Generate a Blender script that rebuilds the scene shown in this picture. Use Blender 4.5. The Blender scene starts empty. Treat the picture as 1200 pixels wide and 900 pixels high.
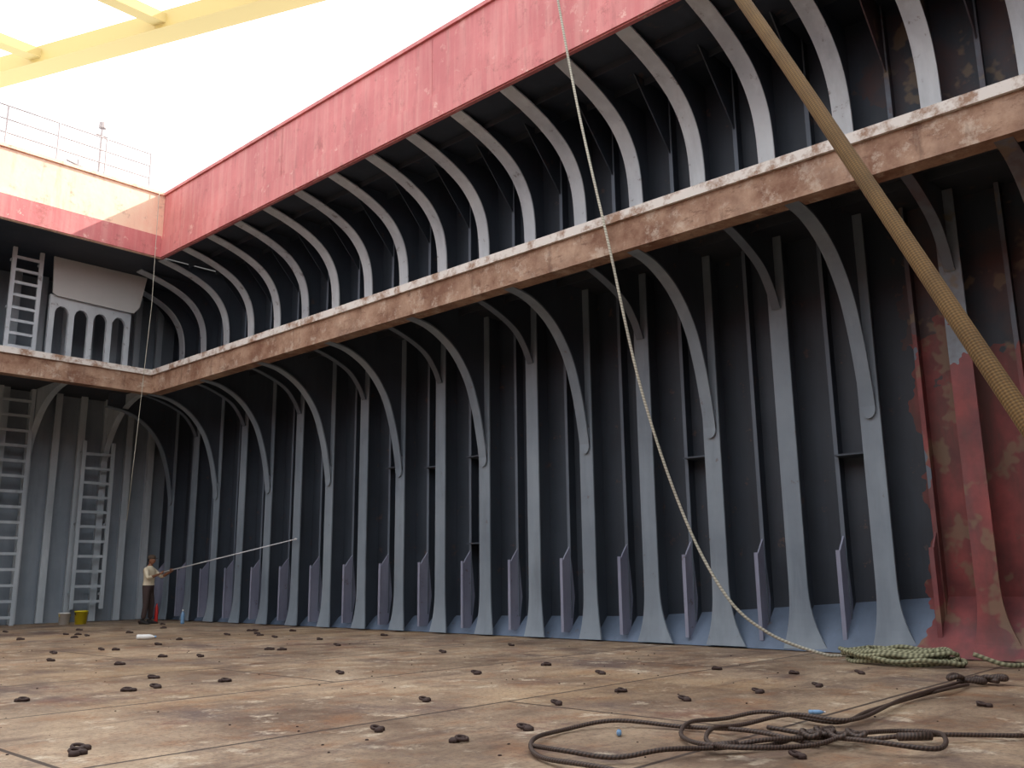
import bpy, bmesh, math, random
from mathutils import Vector, Matrix
random.seed(7)
S=bpy.context.scene
COL=S.collection
# ------------------------------------------------------------------ helpers
class MB:
    def __init__(s): s.v=[];s.f=[];s.m=[];s.uv=[]
    def add(s,vs,fs,mi=0,uvs=None):
        o=len(s.v); s.v+= [tuple(p) for p in vs]
        for k,f in enumerate(fs):
            s.f.append(tuple(o+i for i in f)); s.m.append(mi)
            s.uv.append(uvs[k] if uvs else [(0,0)]*len(f))
    def box(s,lo,hi,M=None,mi=0):
        x0,y0,z0=lo;x1,y1,z1=hi
        vs=[(x0,y0,z0),(x1,y0,z0),(x1,y1,z0),(x0,y1,z0),(x0,y0,z1),(x1,y0,z1),(x1,y1,z1),(x0,y1,z1)]
        if M: vs=[M(p) for p in vs]
        s.add(vs,[(0,3,2,1),(4,5,6,7),(0,1,5,4),(1,2,6,5),(2,3,7,6),(3,0,4,7)],mi)
    def prism(s,A,B,mi=0):
        n=len(A)
        fs=[tuple(range(n-1,-1,-1)),tuple(range(n,2*n))]
        fs+=[(i,(i+1)%n,n+(i+1)%n,n+i) for i in range(n)]
        s.add(list(A)+list(B),fs,mi)
    def tube(s,pts,r,n=8,mi=0):
        pts=[Vector(p) for p in pts]; N=len(pts)
        rs=r if isinstance(r,(list,tuple)) else [r]*N
        t=(pts[1]-pts[0]).normalized()
        a=Vector((0,0,1)) if abs(t.z)<.9 else Vector((1,0,0))
        nrm=t.cross(a).normalized()
        vs=[];L=0;Ls=[]
        for i in range(N):
            if i==0: t=pts[1]-pts[0]
            elif i==N-1: t=pts[-1]-pts[-2]
            else: t=pts[i+1]-pts[i-1]
            t.normalize()
            nrm=(nrm-t*nrm.dot(t)).normalized(); b=t.cross(nrm)
            if i: L+=(pts[i]-pts[i-1]).length
            Ls.append(L)
            for k in range(n):
                an=2*math.pi*k/n
                vs.append(pts[i]+(nrm*math.cos(an)+b*math.sin(an))*rs[i])
        fs=[];uv=[]
        for i in range(N-1):
            for k in range(n):
                k2=(k+1)%n
                fs.append((i*n+k,i*n+k2,(i+1)*n+k2,(i+1)*n+k))
                uv.append([(k/n,Ls[i]),((k+1)/n,Ls[i]),((k+1)/n,Ls[i+1]),(k/n,Ls[i+1])])
        fs.append(tuple(range(n-1,-1,-1))); uv.append([(0,0)]*n)
        fs.append(tuple((N-1)*n+k for k in range(n))); uv.append([(0,0)]*n)
        s.add(vs,fs,mi,uv)
    def lathe(s,prof,c,n=20,M=None,mi=0):
        vs=[]
        for (r,z) in prof:
            for k in range(n):
                a=2*math.pi*k/n; p=Vector((r*math.cos(a),r*math.sin(a),z))
                vs.append(M@p if M else p+Vector(c))
        fs=[]
        for i in range(len(prof)-1):
            for k in range(n):
                fs.append((i*n+k,i*n+(k+1)%n,(i+1)*n+(k+1)%n,(i+1)*n+k))
        fs.append(tuple(range(n-1,-1,-1))); fs.append(tuple((len(prof)-1)*n+k for k in range(n)))
        s.add(vs,fs,mi)
    def obj(s,name,mats,smooth=False,parent=None):
        me=bpy.data.meshes.new(name); me.from_pydata(s.v,[],s.f)
        for m in mats: me.materials.append(m)
        for i,p in enumerate(me.polygons):
            p.material_index=s.m[i]; p.use_smooth=smooth
        ul=me.uv_layers.new(name='UVMap')
        for i,p in enumerate(me.polygons):
            for j in range(len(s.uv[i])):
                ul.data[p.loop_start+j].uv=s.uv[i][j]
        bm=bmesh.new(); bm.from_mesh(me); bmesh.ops.recalc_face_normals(bm,faces=bm.faces); bm.to_mesh(me); bm.free()
        o=bpy.data.objects.new(name,me); COL.objects.link(o)
        if parent: o.parent=parent
        return o
def cat(P,n=8):
    P=[Vector(p) for p in P]; Q=[2*P[0]-P[1]]+P+[2*P[-1]-P[-2]]; out=[]
    for i in range(1,len(Q)-2):
        for k in range(n):
            t=k/n;a,b,c,d=Q[i-1],Q[i],Q[i+1],Q[i+2]
            out.append(.5*((2*b)+(c-a)*t+(2*a-5*b+4*c-d)*t*t+(-a+3*b-3*c+d)*t**3))
    out.append(P[-1]); return out
def cat2(P,n=8): return [(q.x,q.y) for q in cat([(p[0],p[1],0) for p in P],n)]
def empty(name,loc=(0,0,0)):
    e=bpy.data.objects.new(name,None); e.location=loc; COL.objects.link(e); return e
# ------------------------------------------------------------------ materials
class NT:
    def __init__(s,name):
        s.mat=bpy.data.materials.new(name); s.mat.use_nodes=True
        s.t=s.mat.node_tree; s.b=s.t.nodes['Principled BSDF']
        g=s.t.nodes.new('ShaderNodeNewGeometry'); s.pos=g.outputs['Position']
    def n(s,ty,**k):
        x=s.t.nodes.new(ty)
        for a,b in k.items(): setattr(x,a,b)
        return x
    def l(s,a,b): s.t.links.new(a,b)
    def noise(s,scale,vec=None,detail=6,rough=.6,st=(1,1,1)):
        m=s.n('ShaderNodeMapping'); m.inputs['Scale'].default_value=st; s.l(vec or s.pos,m.inputs['Vector'])
        x=s.n('ShaderNodeTexNoise'); x.inputs['Scale'].default_value=scale; x.inputs['Detail'].default_value=detail
        x.inputs['Roughness'].default_value=rough; s.l(m.outputs[0],x.inputs['Vector']); return x.outputs['Fac']
    def ramp(s,f,a,b,ca=(0,0,0),cb=(1,1,1)):
        r=s.n('ShaderNodeValToRGB'); r.color_ramp.elements[0].position=a; r.color_ramp.elements[1].position=b
        r.color_ramp.elements[0].color=(*ca,1); r.color_ramp.elements[1].color=(*cb,1); s.l(f,r.inputs[0]); return r.outputs[0]
    def mix(s,f,a,b,mode='MIX'):
        m=s.n('ShaderNodeMix',data_type='RGBA',blend_type=mode)
        if isinstance(f,(int,float)): m.inputs[0].default_value=f
        else: s.l(f,m.inputs[0])
        for v,i in ((a,6),(b,7)):
            if isinstance(v,tuple): m.inputs[i].default_value=(*v,1)
            else: s.l(v,m.inputs[i])
        return m.outputs[2]
    def math(s,op,a,b=0,c=0):
        m=s.n('ShaderNodeMath',operation=op)
        for i,v in enumerate((a,b,c)):
            if isinstance(v,(int,float)): m.inputs[i].default_value=v
            else: s.l(v,m.inputs[i])
        return m.outputs[0]
    def bump(s,h,st=.3,d=.02):
        b=s.n('ShaderNodeBump'); b.inputs['Strength'].default_value=st; b.inputs['Distance'].default_value=d
        s.l(h,b.inputs['Height']); s.l(b.outputs[0],s.b.inputs['Normal'])
def srgb(r,g,b):
    f=lambda c:(c/255/12.92) if c/255<=.04045 else ((c/255+.055)/1.055)**2.4
    return (f(r),f(g),f(b))
def plain(name,c,rough=.6,metal=0,var=.25,scale=6):
    m=NT(name); f=m.noise(scale)
    d=tuple(x*(1-var) for x in c)
    m.l(m.mix(f,d,c),m.b.inputs['Base Color']); m.b.inputs['Roughness'].default_value=rough; m.b.inputs['Metallic'].default_value=metal
    return m.mat
def hullpaint(name,base,dark,redzone=True,rust=.62,rough=.6):
    m=NT(name)
    f1=m.ramp(m.noise(.5,detail=5),.35,.7); c=m.mix(f1,base,dark)
    f2=m.ramp(m.noise(1.2,st=(3,3,.35),detail=7),.5,.75)
    c=m.mix(m.math('MULTIPLY',f2,.3),c,tuple(min(1,x*1.5) for x in base))
    f3=m.ramp(m.noise(.8,st=(2.5,2.5,.5),detail=8,rough=.7),.52,.7)
    c=m.mix(m.math('MULTIPLY',f3,.4),c,tuple(x*.5 for x in base))
    sep=m.n('ShaderNodeSeparateXYZ'); m.l(m.pos,sep.inputs[0])
    if redzone:
        nz=m.noise(.9,detail=4)
        y=m.math('ADD',sep.outputs[1],m.math('MULTIPLY',m.math('SUBTRACT',nz,.5),1.6))
        k=m.math('LESS_THAN',y,4.3)
        k=m.math('MULTIPLY',k,m.math('GREATER_THAN',sep.outputs[0],9))
        k2=m.math('MULTIPLY',k,m.math('LESS_THAN',sep.outputs[2],m.math('ADD',2.0,m.math('MULTIPLY',nz,4.2))))
        red=m.mix(m.ramp(m.noise(2.0),.3,.7),srgb(92,40,43),srgb(146,68,66))
        red=m.mix(m.ramp(m.noise(1.4,st=(2,2,.5),detail=8),.45,.65),red,srgb(92,56,52))
        kk=m.math('MULTIPLY',k,m.ramp(m.noise(1.1,detail=5),.4,.6)); c=m.mix(m.math('MULTIPLY',kk,.75),c,srgb(80,56,54))
        c=m.mix(m.math('MULTIPLY',k2,.92),c,red)
        k3=m.math('MULTIPLY',k,m.ramp(m.noise(1.7,detail=3),.58,.62))
        c=m.mix(m.math('MULTIPLY',k3,.6),c,srgb(120,104,82))
        k4=m.math('MULTIPLY',m.math('LESS_THAN',sep.outputs[2],7.4),m.math('GREATER_THAN',sep.outputs[2],6.3))
        k4=m.math('MULTIPLY',k4,m.ramp(m.noise(.8,detail=2),.45,.48))
        c=m.mix(m.math('MULTIPLY',k4,.85),c,srgb(110,48,50))
    r=m.ramp(m.noise(4,detail=8,rough=.7),rust,rust+.05)
    c=m.mix(m.math('MULTIPLY',r,.6),c,srgb(95,75,68))
    m.l(c,m.b.inputs['Base Color']); m.b.inputs['Roughness'].default_value=rough
    m.bump(m.noise(5,detail=6),.12,.02)
    return m.mat
M_wall=hullpaint('grey_blue_shaded_hull_paint',srgb(54,63,74),srgb(38,45,55))  # same paint as the frames, darkened so shade between them is in the colour
M_web=hullpaint('grey_blue_shaded_web_paint',srgb(66,75,87),srgb(48,56,67))  # web copy of the frame paint, recess shadow put into its tone
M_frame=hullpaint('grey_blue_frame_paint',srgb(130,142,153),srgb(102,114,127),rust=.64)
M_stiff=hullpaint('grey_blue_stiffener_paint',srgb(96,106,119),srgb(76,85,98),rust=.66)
M_rib=hullpaint('pale_grey_lit_rib_paint',srgb(205,210,214),srgb(170,176,184),redzone=False,rust=.6)  # raised pale so sky and floor bounce on the ribs is in the colour
M_bulk=hullpaint('grey_lit_bulkhead_paint',srgb(180,190,198),srgb(150,162,172),redzone=False,rust=.68)  # albedo raised to carry the extra light falling on the back bulkhead
M_bulkd=hullpaint('grey_lit_bulkhead_plate',srgb(138,148,158),srgb(114,125,136),redzone=False,rust=.68)  # plate tone lifted likewise, light at the back put into the colour
M_dark=hullpaint('dark_deckhead_paint',srgb(56,61,70),srgb(40,46,54),redzone=False)
M_stub=hullpaint('lavender_bracket_paint',srgb(142,146,166),srgb(112,116,138))
M_bilge=hullpaint('blue_bilge_paint',srgb(104,120,142),srgb(78,92,112))
def m_rustbeam():
    m=NT('rusty_beam_steel')
    f=m.ramp(m.noise(1.3,detail=8,rough=.7),.38,.64)
    c=m.mix(f,srgb(118,82,62),srgb(172,142,120))
    g=m.ramp(m.noise(3,detail=8,rough=.75),.54,.64); c=m.mix(m.math('MULTIPLY',g,.5),c,srgb(200,186,170))
    g=m.ramp(m.noise(2.2,st=(1,1,3),detail=9,rough=.8),.55,.63); c=m.mix(m.math('MULTIPLY',g,.7),c,srgb(94,60,44))
    g=m.ramp(m.noise(5,st=(1,1,.2),detail=6,rough=.7),.56,.66); c=m.mix(m.math('MULTIPLY',g,.5),c,srgb(86,58,46))
    g=m.ramp(m.noise(.8,detail=5,rough=.7),.55,.7); c=m.mix(m.math('MULTIPLY',g,.5),c,srgb(122,96,82))
    m.l(c,m.b.inputs['Base Color']); m.b.inputs['Roughness'].default_value=.75; m.bump(m.noise(8),.4,.02); return m.mat
M_beam=m_rustbeam()
def m_lip():
    m=NT('worn_white_lip'); g=m.ramp(m.noise(2.5,detail=8,rough=.7),.48,.6)
    m.l(m.mix(g,srgb(206,200,194),srgb(142,112,92)),m.b.inputs['Base Color']); m.b.inputs['Roughness'].default_value=.7; return m.mat
M_lip=m_lip()
def m_coam(name,a,b,chip,th=.6):
    m=NT(name)
    c=m.mix(m.ramp(m.noise(.7,detail=6),.35,.65),a,b)
    st=m.ramp(m.noise(1.5,st=(4,4,.25),detail=7),.45,.8); c=m.mix(m.math('MULTIPLY',st,.4),c,chip)
    g=m.ramp(m.noise(3.2,detail=10,rough=.75),th,th+.04)
    sep=m.n('ShaderNodeSeparateXYZ'); m.l(m.pos,sep.inputs[0])
    mr=m.n('ShaderNodeMapRange'); m.l(sep.outputs[2],mr.inputs[0]); mr.inputs[1].default_value=9.3; mr.inputs[2].default_value=10.2; mr.inputs[3].default_value=1; mr.inputs[4].default_value=.25
    c=m.mix(m.math('MULTIPLY',g,mr.outputs[0]),c,chip)
    g2=m.ramp(m.noise(2.1,detail=10,rough=.8),.56,.64); c=m.mix(m.math('MULTIPLY',g2,.5),c,srgb(136,72,68))
    g3=m.ramp(m.noise(2.5,st=(2,2,.3),detail=8,rough=.7),.55,.7); c=m.mix(m.math('MULTIPLY',g3,.35),c,srgb(128,84,78))
    m.l(c,m.b.inputs['Base Color']); m.b.inputs['Roughness'].default_value=.6; m.bump(m.noise(2,detail=3),.25,.05); return m.mat
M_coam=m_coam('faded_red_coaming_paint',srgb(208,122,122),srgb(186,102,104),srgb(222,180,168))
M_coamB=m_coam('cream_sunlit_coaming_paint',srgb(236,190,166),srgb(238,204,176),srgb(240,218,194),.55)  # cream upper paint, paled further so sunlit overexposure is in the colour
def m_floor():
    m=NT('rusty_tank_top_steel')
    br=m.n('ShaderNodeTexBrick'); br.inputs['Scale'].default_value=1
    mp=m.n('ShaderNodeMapping'); mp.inputs['Location'].default_value=(1.4,-.7+.0,0); m.l(m.pos,mp.inputs[0]); m.l(mp.outputs[0],br.inputs[0])
    br.inputs['Brick Width'].default_value=7.5; br.inputs['Row Height'].default_value=2.5; br.inputs['Mortar Size'].default_value=.02
    br.inputs['Color1'].default_value=(.38,.38,.38,1); br.inputs['Color2'].default_value=(.68,.68,.68,1); br.inputs['Mortar'].default_value=(0,0,0,1)
    f=m.ramp(m.noise(.55,detail=9,rough=.7),.36,.64)
    c=m.mix(f,srgb(104,84,68),srgb(184,162,136))
    f=m.ramp(m.noise(1.6,detail=9,rough=.72),.5,.64); c=m.mix(m.math('MULTIPLY',f,.6),c,srgb(138,96,64))
    f=m.ramp(m.noise(.9,st=(1,.5,1),detail=8,rough=.72),.52,.64); c=m.mix(m.math('MULTIPLY',f,.75),c,srgb(88,72,70))
    f=m.ramp(m.noise(2.3,detail=10,rough=.75),.56,.63); c=m.mix(m.math('MULTIPLY',f,.65),c,srgb(212,198,176))
    f=m.ramp(m.noise(.28,detail=5),.5,.62); c=m.mix(m.math('MULTIPLY',f,.35),c,srgb(150,120,80))
    f=m.ramp(m.noise(.7,st=(.35,1.6,1),detail=9,rough=.75),.53,.63); c=m.mix(m.math('MULTIPLY',f,.6),c,srgb(78,56,50))
    f=m.ramp(m.noise(.35,st=(1,1,1),detail=9,rough=.8),.57,.62); c=m.mix(m.math('MULTIPLY',f,.45),c,srgb(96,44,40))
    c=m.mix(.35,c,br.outputs['Color'],'OVERLAY')
    c=m.mix(m.math('MULTIPLY',br.outputs['Fac'],.85),c,srgb(52,40,36))
    f=m.ramp(m.noise(26,detail=6,rough=.75),.5,.62); c=m.mix(m.math('MULTIPLY',f,.5),c,srgb(70,54,48))
    m.l(c,m.b.inputs['Base Color']); m.b.inputs['Roughness'].default_value=.6
    m.bump(m.noise(3,detail=10,rough=.7),.4,.03); return m.mat
M_floor=m_floor()
def m_rope(name,a,b,freq,fu=3,rough=.85,bs=.6):
    m=NT(name); uv=m.n('ShaderNodeUVMap'); sp=m.n('ShaderNodeSeparateXYZ'); m.l(uv.outputs[0],sp.inputs[0])
    x=m.math('ADD',m.math('MULTIPLY',sp.outputs[0],2*math.pi*fu),m.math('MULTIPLY',sp.outputs[1],freq))
    y=m.math('SUBTRACT',m.math('MULTIPLY',sp.outputs[0],2*math.pi*fu),m.math('MULTIPLY',sp.outputs[1],freq))
    s=m.math('MULTIPLY_ADD',m.math('MULTIPLY',m.math('SINE',x),m.math('SINE',y)),.5,.5)
    if fu<3: s=m.math('MULTIPLY_ADD',m.math('SINE',x),.5,.5)
    c=m.mix(s,a,b); c=m.mix(m.math('MULTIPLY',m.ramp(m.noise(3),.45,.7),.4),c,tuple(v*.6 for v in a))
    m.l(c,m.b.inputs['Base Color']); m.b.inputs['Roughness'].default_value=rough; m.bump(s,bs,.006); return m.mat
M_hawser=m_rope('braided_ochre_hawser',srgb(78,58,30),srgb(120,92,50),150,8,bs=.5)
M_rope=m_rope('beige_fibre_rope',srgb(150,147,134),srgb(198,195,180),140,1,bs=.3)
M_coil=m_rope('olive_fibre_rope',srgb(98,98,76),srgb(160,160,130),110,1)
M_wire=m_rope('greasy_wire_rope',srgb(48,38,34),srgb(84,68,60),260,2,.6,.3)
M_yellow=plain('yellow_crane_paint',(.62,.47,.17),.5,var=.05,scale=.5)
M_ring=plain('dark_rusted_iron',srgb(66,50,46),.8)
M_rail=plain('galvanised_rail',srgb(190,180,180),.6)
M_panel=plain('pale_panel_paint',srgb(205,204,202),.6,var=.15,scale=1.5)
M_skin=plain('brown_skin',srgb(134,90,66),.55,var=.1)
M_shirt=plain('cream_shirt_cloth',srgb(222,210,184),.9,var=.2,scale=9)
M_trous=plain('dark_brown_trousers',srgb(66,52,50),.9,var=.3,scale=9)
M_black=plain('black_hair_and_shoes',srgb(28,24,24),.7)
M_cap=plain('dark_olive_cap',srgb(80,66,54),.9)
M_white=plain('white_plastic',srgb(220,220,218),.4,var=.08)
M_eye=plain('eye_white',srgb(225,220,215),.3,var=.02)
M_lips=plain('lip_colour',srgb(120,62,52),.5)
M_blue=plain('blue_plastic',srgb(120,160,200),.3)
M_ylwb=plain('yellow_bucket_plastic',srgb(222,205,40),.45)
M_redp=plain('red_plastic',srgb(200,40,35),.5)
M_pole=plain('pale_pole',srgb(215,215,220),.4,var=.1)
# ------------------------------------------------------------------ hold geometry constants
RW,RE,RF=12.95,10.42,12.5
BW,BE=26.1,22.05
LW,LE=-14.0,-11.5
NW,NE=-9.0,-6.5
TD0,TD1=6.18,6.3
BM0,BM1=5.75,6.32
C0,C1=9.37,11.17
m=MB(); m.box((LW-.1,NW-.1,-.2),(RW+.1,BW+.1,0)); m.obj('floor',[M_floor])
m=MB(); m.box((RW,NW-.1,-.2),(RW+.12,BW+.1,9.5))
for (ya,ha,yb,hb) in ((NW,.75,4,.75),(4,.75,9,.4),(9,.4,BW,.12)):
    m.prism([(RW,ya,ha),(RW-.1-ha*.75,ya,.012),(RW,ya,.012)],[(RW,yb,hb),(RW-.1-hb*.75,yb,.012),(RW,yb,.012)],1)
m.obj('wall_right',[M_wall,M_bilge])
m=MB(); m.box((LW-.1,BW,-.2),(RW+.1,BW+.12,9.5)); m.obj('wall_back',[M_bulkd])
m=MB(); m.box((LW-.12,NW-.1,-.2),(LW,BW+.1,9.5)); m.obj('wall_left',[M_wall])
m=MB(); m.box((LW-.1,NW-.12,-.2),(RW+.1,NW,9.5)); m.obj('wall_front',[M_wall])
HF=empty('hull_framing')
def deckring(name,z0,z1,mat):
    m=MB()
    m.box((RE+.08,NE,z0),(RW,BE,z1)); m.box((LW,NE,z0),(LE-.08,BE,z1))
    m.box((LW,BE+.08,z0),(RW,BW,z1)); m.box((LW,NW,z0),(RW,NE-.08,z1)); m.obj(name,[mat],parent=HF)
deckring('tween_deck',TD0,TD1,M_dark)
deckring('main_deck',9.42,9.55,M_dark)
m=MB()
e=.08
m.box((RE,NE,BM0),(RE+e,BE+e,BM1)); m.box((LE-e,NE,BM0),(LE,BE+e,BM1))
m.box((LE,BE,BM0),(RE,BE+e,BM1)); m.box((LE-e,NE-e,BM0),(RE+e,NE,BM1))
m.box((RE+e,NE,BM0),(RE+.3,BE+e,BM0+.03)); m.box((LE,BE+e,BM0),(RE,BE+.3,BM0+.03))
t0,t1=6.21,6.335
m.box((RE-.05,NE,t0),(RE,BE-.05,t1),mi=1); m.box((LE,BE-.05,t0),(RE,BE,t1),mi=1)
m.box((LE,NE,t0),(LE+.05,BE-.05,t1),mi=1); m.box((RE-.05,NE,t1),(RE+.2,BE,t1+.02),mi=1); m.box((LE,BE-.05,t1),(RE,BE+.2,t1+.02),mi=1)
m.obj('tween_deck_hatch_girder',[M_beam,M_lip],parent=HF)
m=MB()
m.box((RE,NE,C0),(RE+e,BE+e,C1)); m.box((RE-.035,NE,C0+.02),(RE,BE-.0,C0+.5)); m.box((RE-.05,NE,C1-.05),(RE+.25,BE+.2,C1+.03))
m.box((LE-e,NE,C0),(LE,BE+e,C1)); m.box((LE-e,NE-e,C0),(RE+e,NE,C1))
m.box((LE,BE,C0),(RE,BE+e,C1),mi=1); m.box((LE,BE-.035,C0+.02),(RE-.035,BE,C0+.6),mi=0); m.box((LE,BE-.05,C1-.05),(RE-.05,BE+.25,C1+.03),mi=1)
for y in [1.5,6.5,11.5,16.5]: m.box((RE-.006,y,C0+.5),(RE,y+.015,C1-.05))
m.obj('hatch_coaming',[M_coam,M_coamB],parent=HF)
def strip(m,path,s0,s1,th,P,mi=0):
    n=len(path); nor=[]
    for i in range(n):
        a=Vector(path[max(0,i-1)]); b=Vector(path[min(n-1,i+1)]); d=(b-a).normalized(); nor.append(Vector((-d.y,d.x)))
    inn=[Vector(p) for p in path]; out=[inn[i]+nor[i]*th for i in range(n)]
    vs=[]
    for i in range(n):
        vs+= [P(inn[i].x,s0,inn[i].y),P(inn[i].x,s1,inn[i].y),P(out[i].x,s1,out[i].y),P(out[i].x,s0,out[i].y)]
    fs=[(0,1,2,3)]
    for i in range(n-1):
        o=i*4;q=o+4
        for k in range(4): fs.append((o+k,o+(k+1)%4,q+(k+1)%4,q+k))
    o=(n-1)*4; fs.append((o+3,o+2,o+1,o))
    m.add(vs,fs,mi)
def webpoly(m,poly,s,th,P,mi=0):
    m.prism([P(a,s-th/2,z) for a,z in poly],[P(a,s+th/2,z) for a,z in poly],mi)
def rows(m,R_,mi=0):
    vs=[]
    for (z,a,s0,s1) in R_: vs+=[(a,s0,z),(a,s1,z),(a+.03,s1,z),(a+.03,s0,z)]
    fs=[(0,1,2,3)]
    for i in range(len(R_)-1):
        o=i*4;q=o+4
        for k in range(4): fs.append((o+k,o+(k+1)%4,q+(k+1)%4,q+k))
    o=4*(len(R_)-1); fs.append((o+3,o+2,o+1,o)); m.add(vs,fs,mi)
PR=lambda a,s,z:(a,s,z)
big=cat2([(10.46,5.76),(11.05,5.66),(11.6,5.36),(12.02,4.86),(12.26,4.25),(12.4,3.65),(12.46,3.3)],6)
small=cat2([(10.75,6.0),(11.4,5.85),(12.0,5.6),(12.3,5.3),(12.47,5.0)],5)
rib=cat2([(10.5,9.39),(11.1,9.24),(11.6,9.06),(12.02,8.82),(12.32,8.48),(12.48,8.05),(12.53,7.4),(12.53,6.31)],6)
mf=MB(); mk=MB(); mr=MB(); mi_=MB(); ms=MB()
Y0=4.72; SP=1.25
for k in range(-9,18):
    y=Y0+SP*k
    if y>25.6 or y<NW+.3: continue
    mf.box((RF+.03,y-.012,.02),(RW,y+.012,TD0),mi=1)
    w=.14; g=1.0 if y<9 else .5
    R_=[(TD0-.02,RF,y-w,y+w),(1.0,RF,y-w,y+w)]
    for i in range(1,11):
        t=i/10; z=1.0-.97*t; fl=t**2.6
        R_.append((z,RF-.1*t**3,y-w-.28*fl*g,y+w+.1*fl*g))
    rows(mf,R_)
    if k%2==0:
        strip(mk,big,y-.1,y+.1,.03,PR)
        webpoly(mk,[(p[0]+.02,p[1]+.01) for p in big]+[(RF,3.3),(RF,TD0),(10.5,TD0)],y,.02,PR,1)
        toe=[(y+.1*math.cos(t),3.3+.14*math.sin(t)) for t in [math.pi+math.pi*i/10 for i in range(11)]]
        toe=[(y-.1,3.6)]+toe+[(y+.1,3.6)]
        mk.prism([(RF-.045,s,z) for s,z in toe],[(RF-.005,s,z) for s,z in toe])
    else:
        strip(mk,small,y-.07,y+.07,.025,PR,2)
        webpoly(mk,[(p[0]+.01,p[1]+.01) for p in small]+[(RF,TD0),(10.6,TD0)],y,.02,PR,1)
    yi=y+SP/2
    if yi<25.6:
        mi_.box((RW-.2,yi-.01,.1),(RW,yi+.01,TD0-.01),mi=1); mi_.box((RW-.215,yi-.03,.35),(RW-.2,yi+.03,TD0-.01))
        mi_.box((RW-.2,yi-.01,TD1),(RW,yi+.01,9.41),mi=1); mi_.box((RW-.215,yi-.035,TD1),(RW-.2,yi+.035,9.41))
        pl=[(RF+.02,.12),(RF+.02,1.3),(RF+.1,1.42),(RW-.2,1.6),(RW-.1,.7),(RF+.25,.12)]
        ms.prism([(a,yi-.012,z) for a,z in pl],[(a,yi+.012,z) for a,z in pl])
        ms.box((RF-.0,yi-.03,.12),(RF+.02,yi+.03,1.38))
        kn=[(11.7,9.4),(12.72,8.3),(12.74,9.41)]
        mi_.prism([(a,yi-.01,z) for a,z in kn],[(a,yi+.01,z) for a,z in kn],1)
    strip(mr,rib,y-.14,y+.14,.03,PR)
    webpoly(mr,[(p[0]+.015,p[1]+.01) for p in rib]+[(RW,6.31),(RW,9.41),(10.55,9.41)],y,.02,PR,1)
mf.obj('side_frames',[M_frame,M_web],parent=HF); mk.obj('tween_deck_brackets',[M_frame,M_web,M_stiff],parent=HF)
mi_.obj('stiffeners',[M_stiff,M_wall],parent=HF); ms.obj('frame_foot_brackets',[M_stub],parent=HF); mr.obj('curved_deck_ribs',[M_rib,M_web],parent=HF)
m=MB()
for a in (11.2,12.0): m.box((a,NE,9.3),(a+.02,BE,9.42))
for a in (11.1,11.8): m.box((a,NE,6.05),(a+.02,BE,TD0))
m.obj('deck_longitudinals',[M_dark],parent=HF)
m=MB()
for (k,z) in [(6,3.4),(7,3.3),(6,1.7),(8,3.4),(0,2.7),(2,2.9)]:
    y=Y0+SP*k; m.box((RW-.35,y+.02,z),(RW,y+SP/2-.02,z+.025))
m.obj('side_stringers',[M_web],parent=HF)
mb=MB(); x=LW+.5; ci=0
while x<RW-.2:
    mb.box((x-.01,BW-.28,.02),(x+.01,BW,TD0)); mb.box((x-.09,BW-.3,.02),(x+.09,BW-.28,TD0))
    br=cat2([(BE+.4,6.15),(BE+2.0,6.0),(BW-1.1,5.6),(BW-.5,4.9),(BW-.32,4.4)],4)
    if ci%3==0:
        strip(mb,br,x-.08,x+.08,.025,lambda a,s,z:(s,a,z)); webpoly(mb,br+[(BW-.3,TD0),(BE+.4,TD0)],x,.02,lambda a,s,z:(s,a,z))
    mb.box((x-.01,BW-.28,TD1),(x+.01,BW,9.41)); mb.box((x-.09,BW-.3,TD1),(x+.09,BW-.28,9.41))
    x+=.68; ci+=1
mb.obj('bulkhead_stiffeners',[M_bulk],parent=HF)
m=MB()
for k in range(-9,18):
    y=Y0+SP*k
    if y>25.6 or y<NW+.3: continue
    m.box((LW,y-.012,.02),(LW+.42,y+.012,TD0)); m.box((LW+.42,y-.14,.02),(LW+.45,y+.14,TD0))
    f=lambda a,s,z:(-1.08-a,s,z)
    strip(m,rib,y-.11,y+.11,.03,f); webpoly(m,[(p[0]+.015,p[1]+.01) for p in rib]+[(RW-.05,6.31),(RW-.05,9.41),(10.55,9.41)],y,.02,f)
m.obj('port_frames',[M_frame],parent=HF)
# ------------------------------------------------------------------ ladders
def ladder(name,x0,x1,y,z0,z1,mat,step=.4):
    m=MB()
    m.box((x0,y-.03,z0),(x0+.1,y+.03,z1)); m.box((x1-.1,y-.03,z0),(x1,y+.03,z1))
    z=z0+.2
    while z<z1-.05:
        m.box((x0+.1,y-.025,z-.035),(x1-.1,y+.025,z+.035)); z+=step
    for z in (z0+.4,(z0+z1)/2,z1-.3):
        m.box((x0+.02,y+.03,z-.03),(x0+.07,y+.22,z+.03)); m.box((x1-.07,y+.03,z-.03),(x1-.02,y+.22,z+.03))
    return m.obj(name,[mat])
ladder('bulkhead_ladder',10.25,11.15,25.55,.35,4.9,M_bulk)
ladder('bulkhead_ladder.001',8.0,8.9,25.55,.0,6.15,M_bulk)
ladder('bulkhead_ladder.002',7.45,8.2,23.9,6.31,9.4,M_rib,.33)
m=MB()
poly=[(8.5,8.42),(8.6,8.36),(10.65,8.3),(10.8,8.5),(10.95,9.4),(8.45,9.4)]
m.prism([(x,23.9,z) for x,z in poly],[(x,23.95,z) for x,z in poly])
m.obj('vent_trunk_panel',[M_panel])
m=MB()
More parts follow.
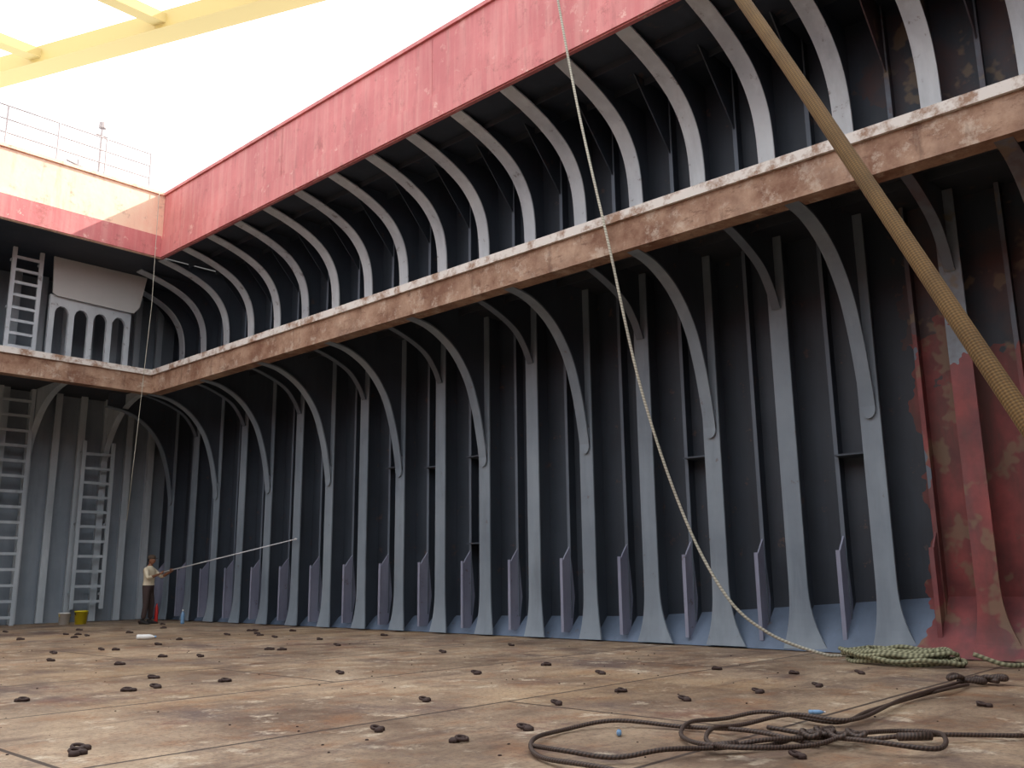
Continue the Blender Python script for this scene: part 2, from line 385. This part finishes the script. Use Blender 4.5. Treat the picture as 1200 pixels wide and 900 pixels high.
for i in range(5):
    x=8.55+i*.5; m.box((x-.07,24.0,6.31),(x+.07,24.1,8.25))
    if i<4:
        arch=[(x+.07,8.25),(x+.07,7.95),(x+.12,8.06),(x+.2,8.12),(x+.3,8.12),(x+.38,8.06),(x+.43,7.95),(x+.43,8.25)]
        m.prism([(a,24.0,z) for a,z in arch],[(a,24.1,z) for a,z in arch])
m.box((8.48,24.0,8.25),(10.62,24.1,8.4)); m.box((8.48,24.0,6.7),(10.62,24.04,6.78))
m.obj('arched_tween_deck_frame',[M_rib])
m=MB()
for x in [3.0,4.2,5.4,6.6,7.8,9.0,10.2]: m.tube([(x,22.6,9.55),(x,22.6,12.45)],.022,6)
for z in (11.75,12.1,12.45): m.tube([(3,22.6,z),(10.2,22.6,z)],.018,6)
m.obj('deck_railing',[M_rail])
m=MB(); m.tube([(9.25,23.6,9.55),(9.25,23.6,13.2)],.04,8); m.tube([(9.1,23.6,13.0),(9.4,23.6,13.0)],.03,6); m.lathe([(.02,0),(.1,.02),(.1,.18),(.02,.2)],(9.25,23.6,13.2),12)
m.tube([(8.7,23.6,9.55),(8.7,23.6,12.1)],.03,6); m.tube([(8.4,23.6,12.0),(9.0,23.6,11.9)],.03,6)
m.obj('deck_lamp_mast',[M_rail])
m=MB()
def beam(a,b,w,h):
    a=Vector(a);b=Vector(b);d=(b-a).normalized();r=d.cross(Vector((0,0,1))).normalized()*w/2;u=Vector((0,0,h/2))
    A=[a-r-u,a+r-u,a+r+u,a-r+u]; B=[b-r-u,b+r-u,b+r+u,b-r+u]; m.prism(A,B)
Zj=17.2
c1a,c1b=Vector((6.0,36,Zj)),Vector((14.8,14,Zj)); c2a,c2b=Vector((2.0,36,Zj)),Vector((10.8,14,Zj))
beam(c1a,c1b,.7,.55); beam(c2a,c2b,.7,.55)
for t in (.16,.36,.565,.75,.93): beam(c2a.lerp(c2b,t),c1a.lerp(c1b,t),.4,.3)
m.obj('crane_jib',[M_yellow])
# ------------------------------------------------------------------ ropes
m=MB(); m.tube(cat([(10.75,8.6,11.25),(10.3,8.45,11.26),(10.2,8.25,10.3),(10.28,7.95,8.2),(10.31,7.48,5.85),(10.65,7.25,3.7),(11.0,6.88,1.92),(11.1,6.34,.8),(11.35,5.87,.3),(11.7,5.3,.04),(11.9,5.05,.03),(11.8,4.7,.04)],10),.02,8)
m.obj('hanging_rope',[M_rope],True)
m=MB()
cx,cy=11.45,4.1
for j in range(7):
    pts=[];ph=random.uniform(0,6.3);ox=random.uniform(-.12,.12);oy=random.uniform(-.25,.25);ra=random.uniform(.28,.5);rb=random.uniform(.45,.85)
    for i in range(41):
        t=2*math.pi*i/40+ph; pts.append((cx+ox+ra*math.cos(t)*(1+.06*math.sin(3*t+j)),cy+oy+rb*math.sin(t),.035+.03*j*.7+.015*math.sin(5*t+j)))
    m.tube(pts,.026,7)
m.tube(cat([(11.8,4.7,.05),(11.5,4.9,.1),(11.2,4.5,.15),(11.2,3.9,.15)]),.026,7)
m.tube(cat([(11.4,3.4,.15),(11.5,3.1,.04),(11.7,2.9,.035),(11.6,2.6,.035)]),.026,7)
m.obj('coiled_rope',[M_coil],True)
m=MB(); m.tube(cat([(8.9,6.95,12.2),(7.75,5.0,9.35),(6.8,3.36,6.16),(6.2,2.3,4.02),(5.55,1.25,1.89),(5.15,.6,.6),(5.0,.2,.08),(4.4,-.8,.08),(3.2,-2,.08)],14),.058,24)
m.obj('mooring_hawser',[M_hawser],True)
m=MB(); m.tube([(10.2,21.95,11.2),(10.2,21.9,8),(10.05,21.9,4.2),(10.0,21.95,2.5)],.008,5); m.obj('thin_hanging_line',[M_rope],True)
# floor fittings
def P2(s): return [tuple(float(q) for q in p.split()) for p in s.split(',')]
rings=P2('2.6 6.14,4.38 5.34,4.45 4.6,5.09 4.56,5.66 6.26,5.39 9.19,6.79 19.02,6.21 5.2,7.23 5.29,5.34 2.62,7.94 4.24,7.09 4.49,8.23 2.41,3.37 9.26,5.08 10.17,6.87 12.39,8.27 12.48,6.64 8.8,4.35 9.22,7.57 7.52,8.78 7.54,6.59 14.98,10.12 16.04,9.38 10.01,8.39 6.39,9.53 5.61,2.68 6.28,8.69 4.01,11.46 13.89,5.26 13.54,8.56 16.26,10.03 13.95,10.9 10.07,10.03 4.14,9.61 4.71,4.67 9.26')
random.seed(11)
for i in range(30):
    a=(random.uniform(4.5,11.5),random.uniform(12,24))
    if a[0]/a[1]<1.25: rings.append(a)
for i in range(8): rings.append((random.uniform(-9,1),random.uniform(0,20)))
m=MB()
for (x,y) in rings:
    a=random.uniform(0,3.14); s=random.uniform(.6,.92)
    c,si=math.cos(a),math.sin(a)
    for d in (-1,1): m.lathe([(.045*s,0),(.045*s,.02),(.03*s,.03),(.005,.032)],(x+c*.045*d*s,y+si*.045*d*s,0),10)
    m.box((-.07*s,-.018,.0),(.07*s,.018,.028),M=lambda p:(x+c*p[0]-si*p[1],y+si*p[0]+c*p[1],p[2]))
    pts=[(x-si*.03+.045*s*math.cos(t),y+c*.03+.045*s*math.sin(t),.026+.008*math.sin(t)) for t in [2*math.pi*i/14 for i in range(15)]]
    m.tube(pts,.011,6)
for i in range(260):
    x,y=random.uniform(1.5,12),random.uniform(2,22); r=random.uniform(.005,.014)
    n=random.choice((4,5)); ph=random.uniform(0,6)
    A=[(x+r*random.uniform(.6,1.3)*math.cos(ph+2*math.pi*j/n),y+r*random.uniform(.6,1.3)*math.sin(ph+2*math.pi*j/n),0.001) for j in range(n)]
    m.prism(A,[(x+(p[0]-x)*.7,y+(p[1]-y)*.7,r*.6) for p in A])
m.obj('deck_lashing_points',[M_ring],True)
A=P2('9.44 2.89,8.76 2.86,8.19 2.96,7.07 2.88,6.54 2.92,6.56 3.45,6.23 3.62,5.78 3.64,5.4 3.47,5.1 3.09,5.42 2.87,5.95 2.78,6 2.52,6.24 2.23,6.76 1.77')
B=P2('9.39 2.95,7.75 2.87,6.61 2.82,6.42 3.18,5.94 3.32,5.52 3.31,5.2 3.15,5.04 2.83,5.48 2.62,5.88 2.52,6.35 2.38,6.23 2.1,5.85 2,5.71 2.34,5.84 2.72,5.8 3.06')
C=P2('5.67 2.65,5.74 3.15,5.75 3.68,5.54 4.12,5.12 4.25,4.6 4.07,4.3 3.76,4.18 3.24,4.21 2.72')
E=P2('5.87 2.68,5.42 2.87,5.13 3.05,4.76 3.18,4.49 3.35,4.36 3.63,4.47 3.96')
def wire(L,z=.03): return cat([(x,y,z+.025*(i%2)) for i,(x,y) in enumerate(L)],10)
m=MB(); m.tube(wire(A),.015,8); m.tube(wire(B,.05),.015,8); m.tube(wire(C,.025),.015,8); m.tube(wire(E,.04),.015,8)
def ringt(c,r,th,ax=(1,0)):
    m.tube([(c[0]+r*math.cos(t)*ax[0]-r*.6*math.sin(t)*ax[1],c[1]+r*math.cos(t)*ax[1]+r*.6*math.sin(t)*ax[0],c[2]+.01*math.sin(2*t)) for t in [2*math.pi*i/18 for i in range(19)]],th,8)
ringt((9.6,2.9,.05),.12,.025,(.7,-.7)); ringt((9.8,2.75,.07),.1,.024,(.5,-.86)); ringt((9.45,3.0,.09),.09,.025,(1,0))
m.tube([(9.7,2.7,.05),(9.9,2.95,.05)],.025,8)
for c in [(5.86,2.69),(5.8,2.58),(5.9,2.5),(5.72,2.72)]: ringt((*c,.08),.075,.017,(.6,.8))
m.tube([(5.75,2.8,.06),(6.0,2.7,.07)],.028,8); m.tube([(6.2,2.15,.06),(6.05,2.3,.06)],.026,8); m.tube([(5.1,3.05,.05),(5.25,2.98,.05)],.026,8)
m.obj('wire_rope_sling',[M_wire],True)
def bottle(name,loc,M,sc,body,cap):
    b=MB(); T=Matrix.Translation(loc)@M@Matrix.Scale(sc,4)
    b.lathe([(.035,0),(.042,.01),(.042,.07),(.038,.08),(.042,.09),(.042,.19),(.03,.235),(.014,.26),(.014,.28)],None,16,T,0)
    b.lathe([(.017,.275),(.017,.3),(.012,.302)],None,12,T,1); return b.obj(name,[body,cap],True)
I=Matrix.Identity(4)
bottle('water_bottle',(11.74,22.2,0),I,1.15,M_blue,M_white)
bottle('plastic_bottle',(8.1,17.0,.05),Matrix.Rotation(1.0,4,'Z')@Matrix.Rotation(math.pi/2,4,'X'),1.15,M_white,M_blue)
bottle('plastic_bottle.001',(5.25,3.87,.022),Matrix.Rotation(2.2,4,'Z')@Matrix.Rotation(math.pi/2,4,'X'),.42,M_blue,M_white)
bottle('plastic_bottle.002',(6.95,3.31,.022),Matrix.Rotation(.6,4,'Z')@Matrix.Rotation(math.pi/2,4,'X'),.42,M_blue,M_white)
def bucket(name,loc,r,h,mat,lid):
    b=MB(); b.lathe([(r*.85,0),(r*.98,h*.9),(r*1.05,h*.9),(r*1.05,h),(r*.95,h),(r*.9,h*.93)],loc,20,None,0)
    b.lathe([(r*.88,h*.91),(r*.88,h*.94)],loc,16,None,1)
    b.tube([(loc[0]+r*1.05*math.cos(t),loc[1]-.02-.25*r*math.sin(t),loc[2]+h*.85-r*.75*math.sin(t)) for t in [math.pi*i/12 for i in range(13)]],.008,5,1)
    return b.obj(name,[mat,lid],True)
bucket('paint_bucket',(10.2,24.6,0),.16,.34,M_ylwb,M_black); bucket('paint_bucket.001',(9.84,24.75,0),.14,.3,M_white,M_ylwb)
# ------------------------------------------------------------------ worker
base=Vector((11.15,22.95,0)); F=Vector((.6,-.8,0)); Rr=Vector((-.8,-.6,0)); Z=Vector((0,0,1))
SC=1.0
def W(x,y,z): return base+(Rr*x+F*y+Z*z)*SC
worker=empty('spray_painting_worker',base)
def par(o):
    o.parent=worker; o.matrix_parent_inverse=Matrix.Translation(-base); return o
Hf=W(.02,.6,1.34); End=Vector((12.42,18.4,1.99)); pd=(End-Hf).normalized(); Hr=Hf-pd*.32
inv=lambda p:((p-base).dot(Rr)/SC,(p-base).dot(F)/SC,(p-base).z/SC)
side=pd.cross(Z).normalized()
wl=Hf-side*.05-Z*.04-F*.06; wr=Hr+side*.06-Z*.05-F*.03
J=[((0,0,.95),(.155,.12),None),((0,.0,1.10),(.145,.11),0),((0,.01,1.25),(.16,.115),1),((0,.0,1.36),(.135,.09),2),((0,.005,1.44),(.06,.06),3),((0,.025,1.53),(.05,.052),4),
 ((.175,-.005,1.36),(.066,.066),3),((.27,.10,1.14),(.052,.052),6),(inv(wr),(.028,.028),7),
 ((-.175,-.005,1.36),(.066,.066),3),((-.2,.24,1.17),(.052,.052),9),(inv(wl),(.028,.028),10),
 ((.095,0,.84),(.1,.105),0),((.12,.03,.48),(.078,.08),12),((.135,-.02,.12),(.064,.066),13),
 ((-.095,0,.84),(.1,.105),0),((-.13,.05,.48),(.078,.08),15),((-.16,.02,.12),(.064,.066),16)]
me=bpy.data.meshes.new('body'); me.from_pydata([tuple(W(*j[0])-base) for j in J],[(j[2],i) for i,j in enumerate(J) if j[2] is not None],[])
ob=bpy.data.objects.new('body_tmp',me); COL.objects.link(ob)
sk=ob.modifiers.new('s','SKIN'); sk.use_smooth_shade=True
if not me.skin_vertices: me.skin_vertices.new()
for i,j in enumerate(J):
    me.skin_vertices[0].data[i].radius=j[1]; me.skin_vertices[0].data[i].use_root=(i==0)
sb=ob.modifiers.new('d','SUBSURF'); sb.levels=2; sb.render_levels=2
bpy.context.view_layer.update()
dg=bpy.context.evaluated_depsgraph_get(); nm=bpy.data.meshes.new_from_object(ob.evaluated_get(dg)); bpy.data.objects.remove(ob)
bm=bmesh.new(); bm.from_mesh(nm)
for z in (.965,1.45):
    bmesh.ops.bisect_plane(bm,geom=bm.verts[:]+bm.edges[:]+bm.faces[:],plane_co=(0,0,z),plane_no=(0,0,1))
bm.to_mesh(nm); bm.free()
for mt in (M_shirt,M_trous,M_skin): nm.materials.append(mt)
arms=[(Vector(W(*J[7][0]))-base,Vector(wr)-base),(Vector(W(*J[10][0]))-base,Vector(wl)-base)]
for p in nm.polygons:
    c=p.center; p.use_smooth=True; skin=False
    for (a,b_) in arms:
        t=(c-a).dot(b_-a)/(b_-a).length_squared
        if t>.3 and (c-(a+(b_-a)*min(t,1))).length<.065: skin=True
    if skin and Vector((c.x,c.y)).length>.17: p.material_index=2
    elif c.z<.965: p.material_index=1
    elif c.z>1.45: p.material_index=2
    else: p.material_index=0
body=bpy.data.objects.new('body',nm); COL.objects.link(body); body.parent=worker
h=MB(); hc=(0,.045,1.60)
n1,n2=24,16; vs=[]
def hp(th,ph):
    x=math.sin(ph)*math.cos(th); y=math.sin(ph)*math.sin(th); z=math.cos(ph)
    sx,sy,sz=.074,.094,.118
    if z<0: sx*=1-.28*z*z; sy*=1-.12*z*z
    return W(hc[0]+x*sx,hc[1]+y*sy,hc[2]+z*sz)
for i in range(n2+1):
    for k in range(n1): vs.append(hp(2*math.pi*k/n1,math.pi*i/n2))
h.add(vs,[(i*n1+k,i*n1+(k+1)%n1,(i+1)*n1+(k+1)%n1,(i+1)*n1+k) for i in range(n2) for k in range(n1)],0)
def blob(m,c,r,mi,n=8):
    vs=[W(c[0]+r[0]*math.sin(math.pi*i/n)*math.cos(2*math.pi*k/n),c[1]+r[1]*math.sin(math.pi*i/n)*math.sin(2*math.pi*k/n),c[2]+r[2]*math.cos(math.pi*i/n)) for i in range(n+1) for k in range(n)]
    m.add(vs,[(i*n+k,i*n+(k+1)%n,(i+1)*n+(k+1)%n,(i+1)*n+k) for i in range(n) for k in range(n)],mi)
blob(h,(0,.136,1.587),(.011,.016,.026),0); blob(h,(0,.141,1.574),(.015,.012,.010),0)
for s in (-1,1):
    blob(h,(s*.03,.124,1.607),(.014,.01,.008),1); blob(h,(s*.03,.133,1.607),(.006,.004,.006),2)
    blob(h,(s*.03,.13,1.625),(.018,.008,.005),2); blob(h,(s*.076,.035,1.59),(.01,.02,.032),0)
blob(h,(0,.126,1.545),(.024,.01,.008),3)
blob(h,(0,.015,1.625),(.079,.082,.1),2,14)
par(h.obj('head',[M_skin,M_eye,M_black,M_lips],True))
c=MB(); n=20; vs=[];prof=[(1.0,.045),(1.03,.05),(1.0,.09),(.85,.125),(.5,.145),(.01,.15)]
for (r,z) in prof:
    for k in range(n):
        a=2*math.pi*k/n; vs.append(W(.083*r*math.cos(a),.035+.1*r*math.sin(a),1.60+z-.015))
c.add(vs,[(i*n+k,i*n+(k+1)%n,(i+1)*n+(k+1)%n,(i+1)*n+k) for i in range(len(prof)-1) for k in range(n)])
br_=[(-.07,.1),(-.06,.16),(-.03,.195),(.03,.195),(.06,.16),(.07,.1)]
c.prism([W(x,y,1.632) for x,y in br_],[W(x,y,1.642) for x,y in br_])
par(c.obj('cap',[M_cap],True))
hd=MB()
def hand(H,wrist,sgn):
    out=side*sgn; pr=.016; pc=H+out*.03-Z*.012
    hd.tube([wrist,wrist.lerp(pc,.5),pc,pc+Z*.03],[.027,.03,.033,.02],10)
    for j in range(4):
        c=H+pd*((j-1.5)*.021); L=[1.0,1.1,1.05,.85][j]; pts=[]
        for i in range(8):
            t=math.radians(-10+(215*L)*i/7)
            pts.append(c+(out*math.cos(t)+Z*math.sin(t))*(pr+.012+(0.008 if i==0 else 0)))
        hd.tube(pts,[.0105,.0102,.01,.0098,.0095,.009,.0085,.006],8)
    c=H-pd*.04
    hd.tube([pc-pd*.03-Z*.015,c-Z*.03+out*.012,c-Z*.029-out*.012+pd*.012,c-out*.028+pd*.03-Z*.012],[.014,.012,.011,.007],8)
hand(Hf,wl,-1); hand(Hr,wr,1)
par(hd.obj('hands',[M_skin],True))
s=MB()
for (x,y,a) in ((.135,-.02,.1),(-.16,.02,-.15)):
    ca,sa=math.cos(a),math.sin(a)
    prof=[(-.09,.035,.06),(-.07,.045,.11),(0,.05,.13),(.08,.05,.08),(.16,.048,.055),(.2,.03,.035)]
    vs=[];nn=10
    for (yy,w,hh) in prof:
        for k in range(nn):
            t=2*math.pi*k/nn; zz=max(.004,.5*hh*(1+math.sin(t))); xx=w*math.cos(t)
            vs.append(W(x+xx*ca+yy*sa,y+yy*ca-xx*sa,zz))
    s.add(vs,[(i*nn+k,i*nn+(k+1)%nn,(i+1)*nn+(k+1)%nn,(i+1)*nn+k) for i in range(len(prof)-1) for k in range(nn)]+[tuple(range(nn)),tuple(5*nn+k for k in range(nn))])
par(s.obj('shoes',[M_black],True))
p=MB(); p.tube([Hr-pd*.35,End],[.016,.012],10); p.lathe([(.02,0),(.03,.03),(.01,.08)],None,10,Matrix.Translation(End)@pd.to_track_quat('Z','Y').to_matrix().to_4x4())
par(p.obj('spray_pole',[M_pole],True))
b=MB(); b.lathe([(.04,0),(.045,.02),(.045,.38),(.03,.43),(.016,.46),(.016,.5)],(11.46,23.05,0),16); b.obj('red_pressure_canister',[M_redp],True)
# ------------------------------------------------------------------ camera / light / world
d1=Vector((-1179,-240,-1060)).normalized(); u=Vector((-.012,1,(1179*.012-240)/1060)).normalized(); d2=d1.cross(u).normalized()
R=Matrix((d2,d1,u)); H=1.07
cam=bpy.data.cameras.new('camera'); co=bpy.data.objects.new('camera',cam); COL.objects.link(co)
cam.sensor_width=36; cam.lens=31.8; cam.clip_end=500
co.matrix_world=Matrix.Translation((0,0,H))@R.to_4x4(); S.camera=co
sun=bpy.data.lights.new('sun','SUN'); sun.energy=8; sun.angle=.01; sun.color=(1,.93,.82)
so=bpy.data.objects.new('sun',sun); COL.objects.link(so); so.rotation_euler=Vector((1,-.5,.8)).to_track_quat('Z','Y').to_euler(); so.location=(20,-10,30)
w=bpy.data.worlds.new('world'); S.world=w; w.use_nodes=True
bg=w.node_tree.nodes['Background']; bg.inputs[0].default_value=(.95,.98,1,1); bg.inputs[1].default_value=2.35
S.view_settings.view_transform='Standard'
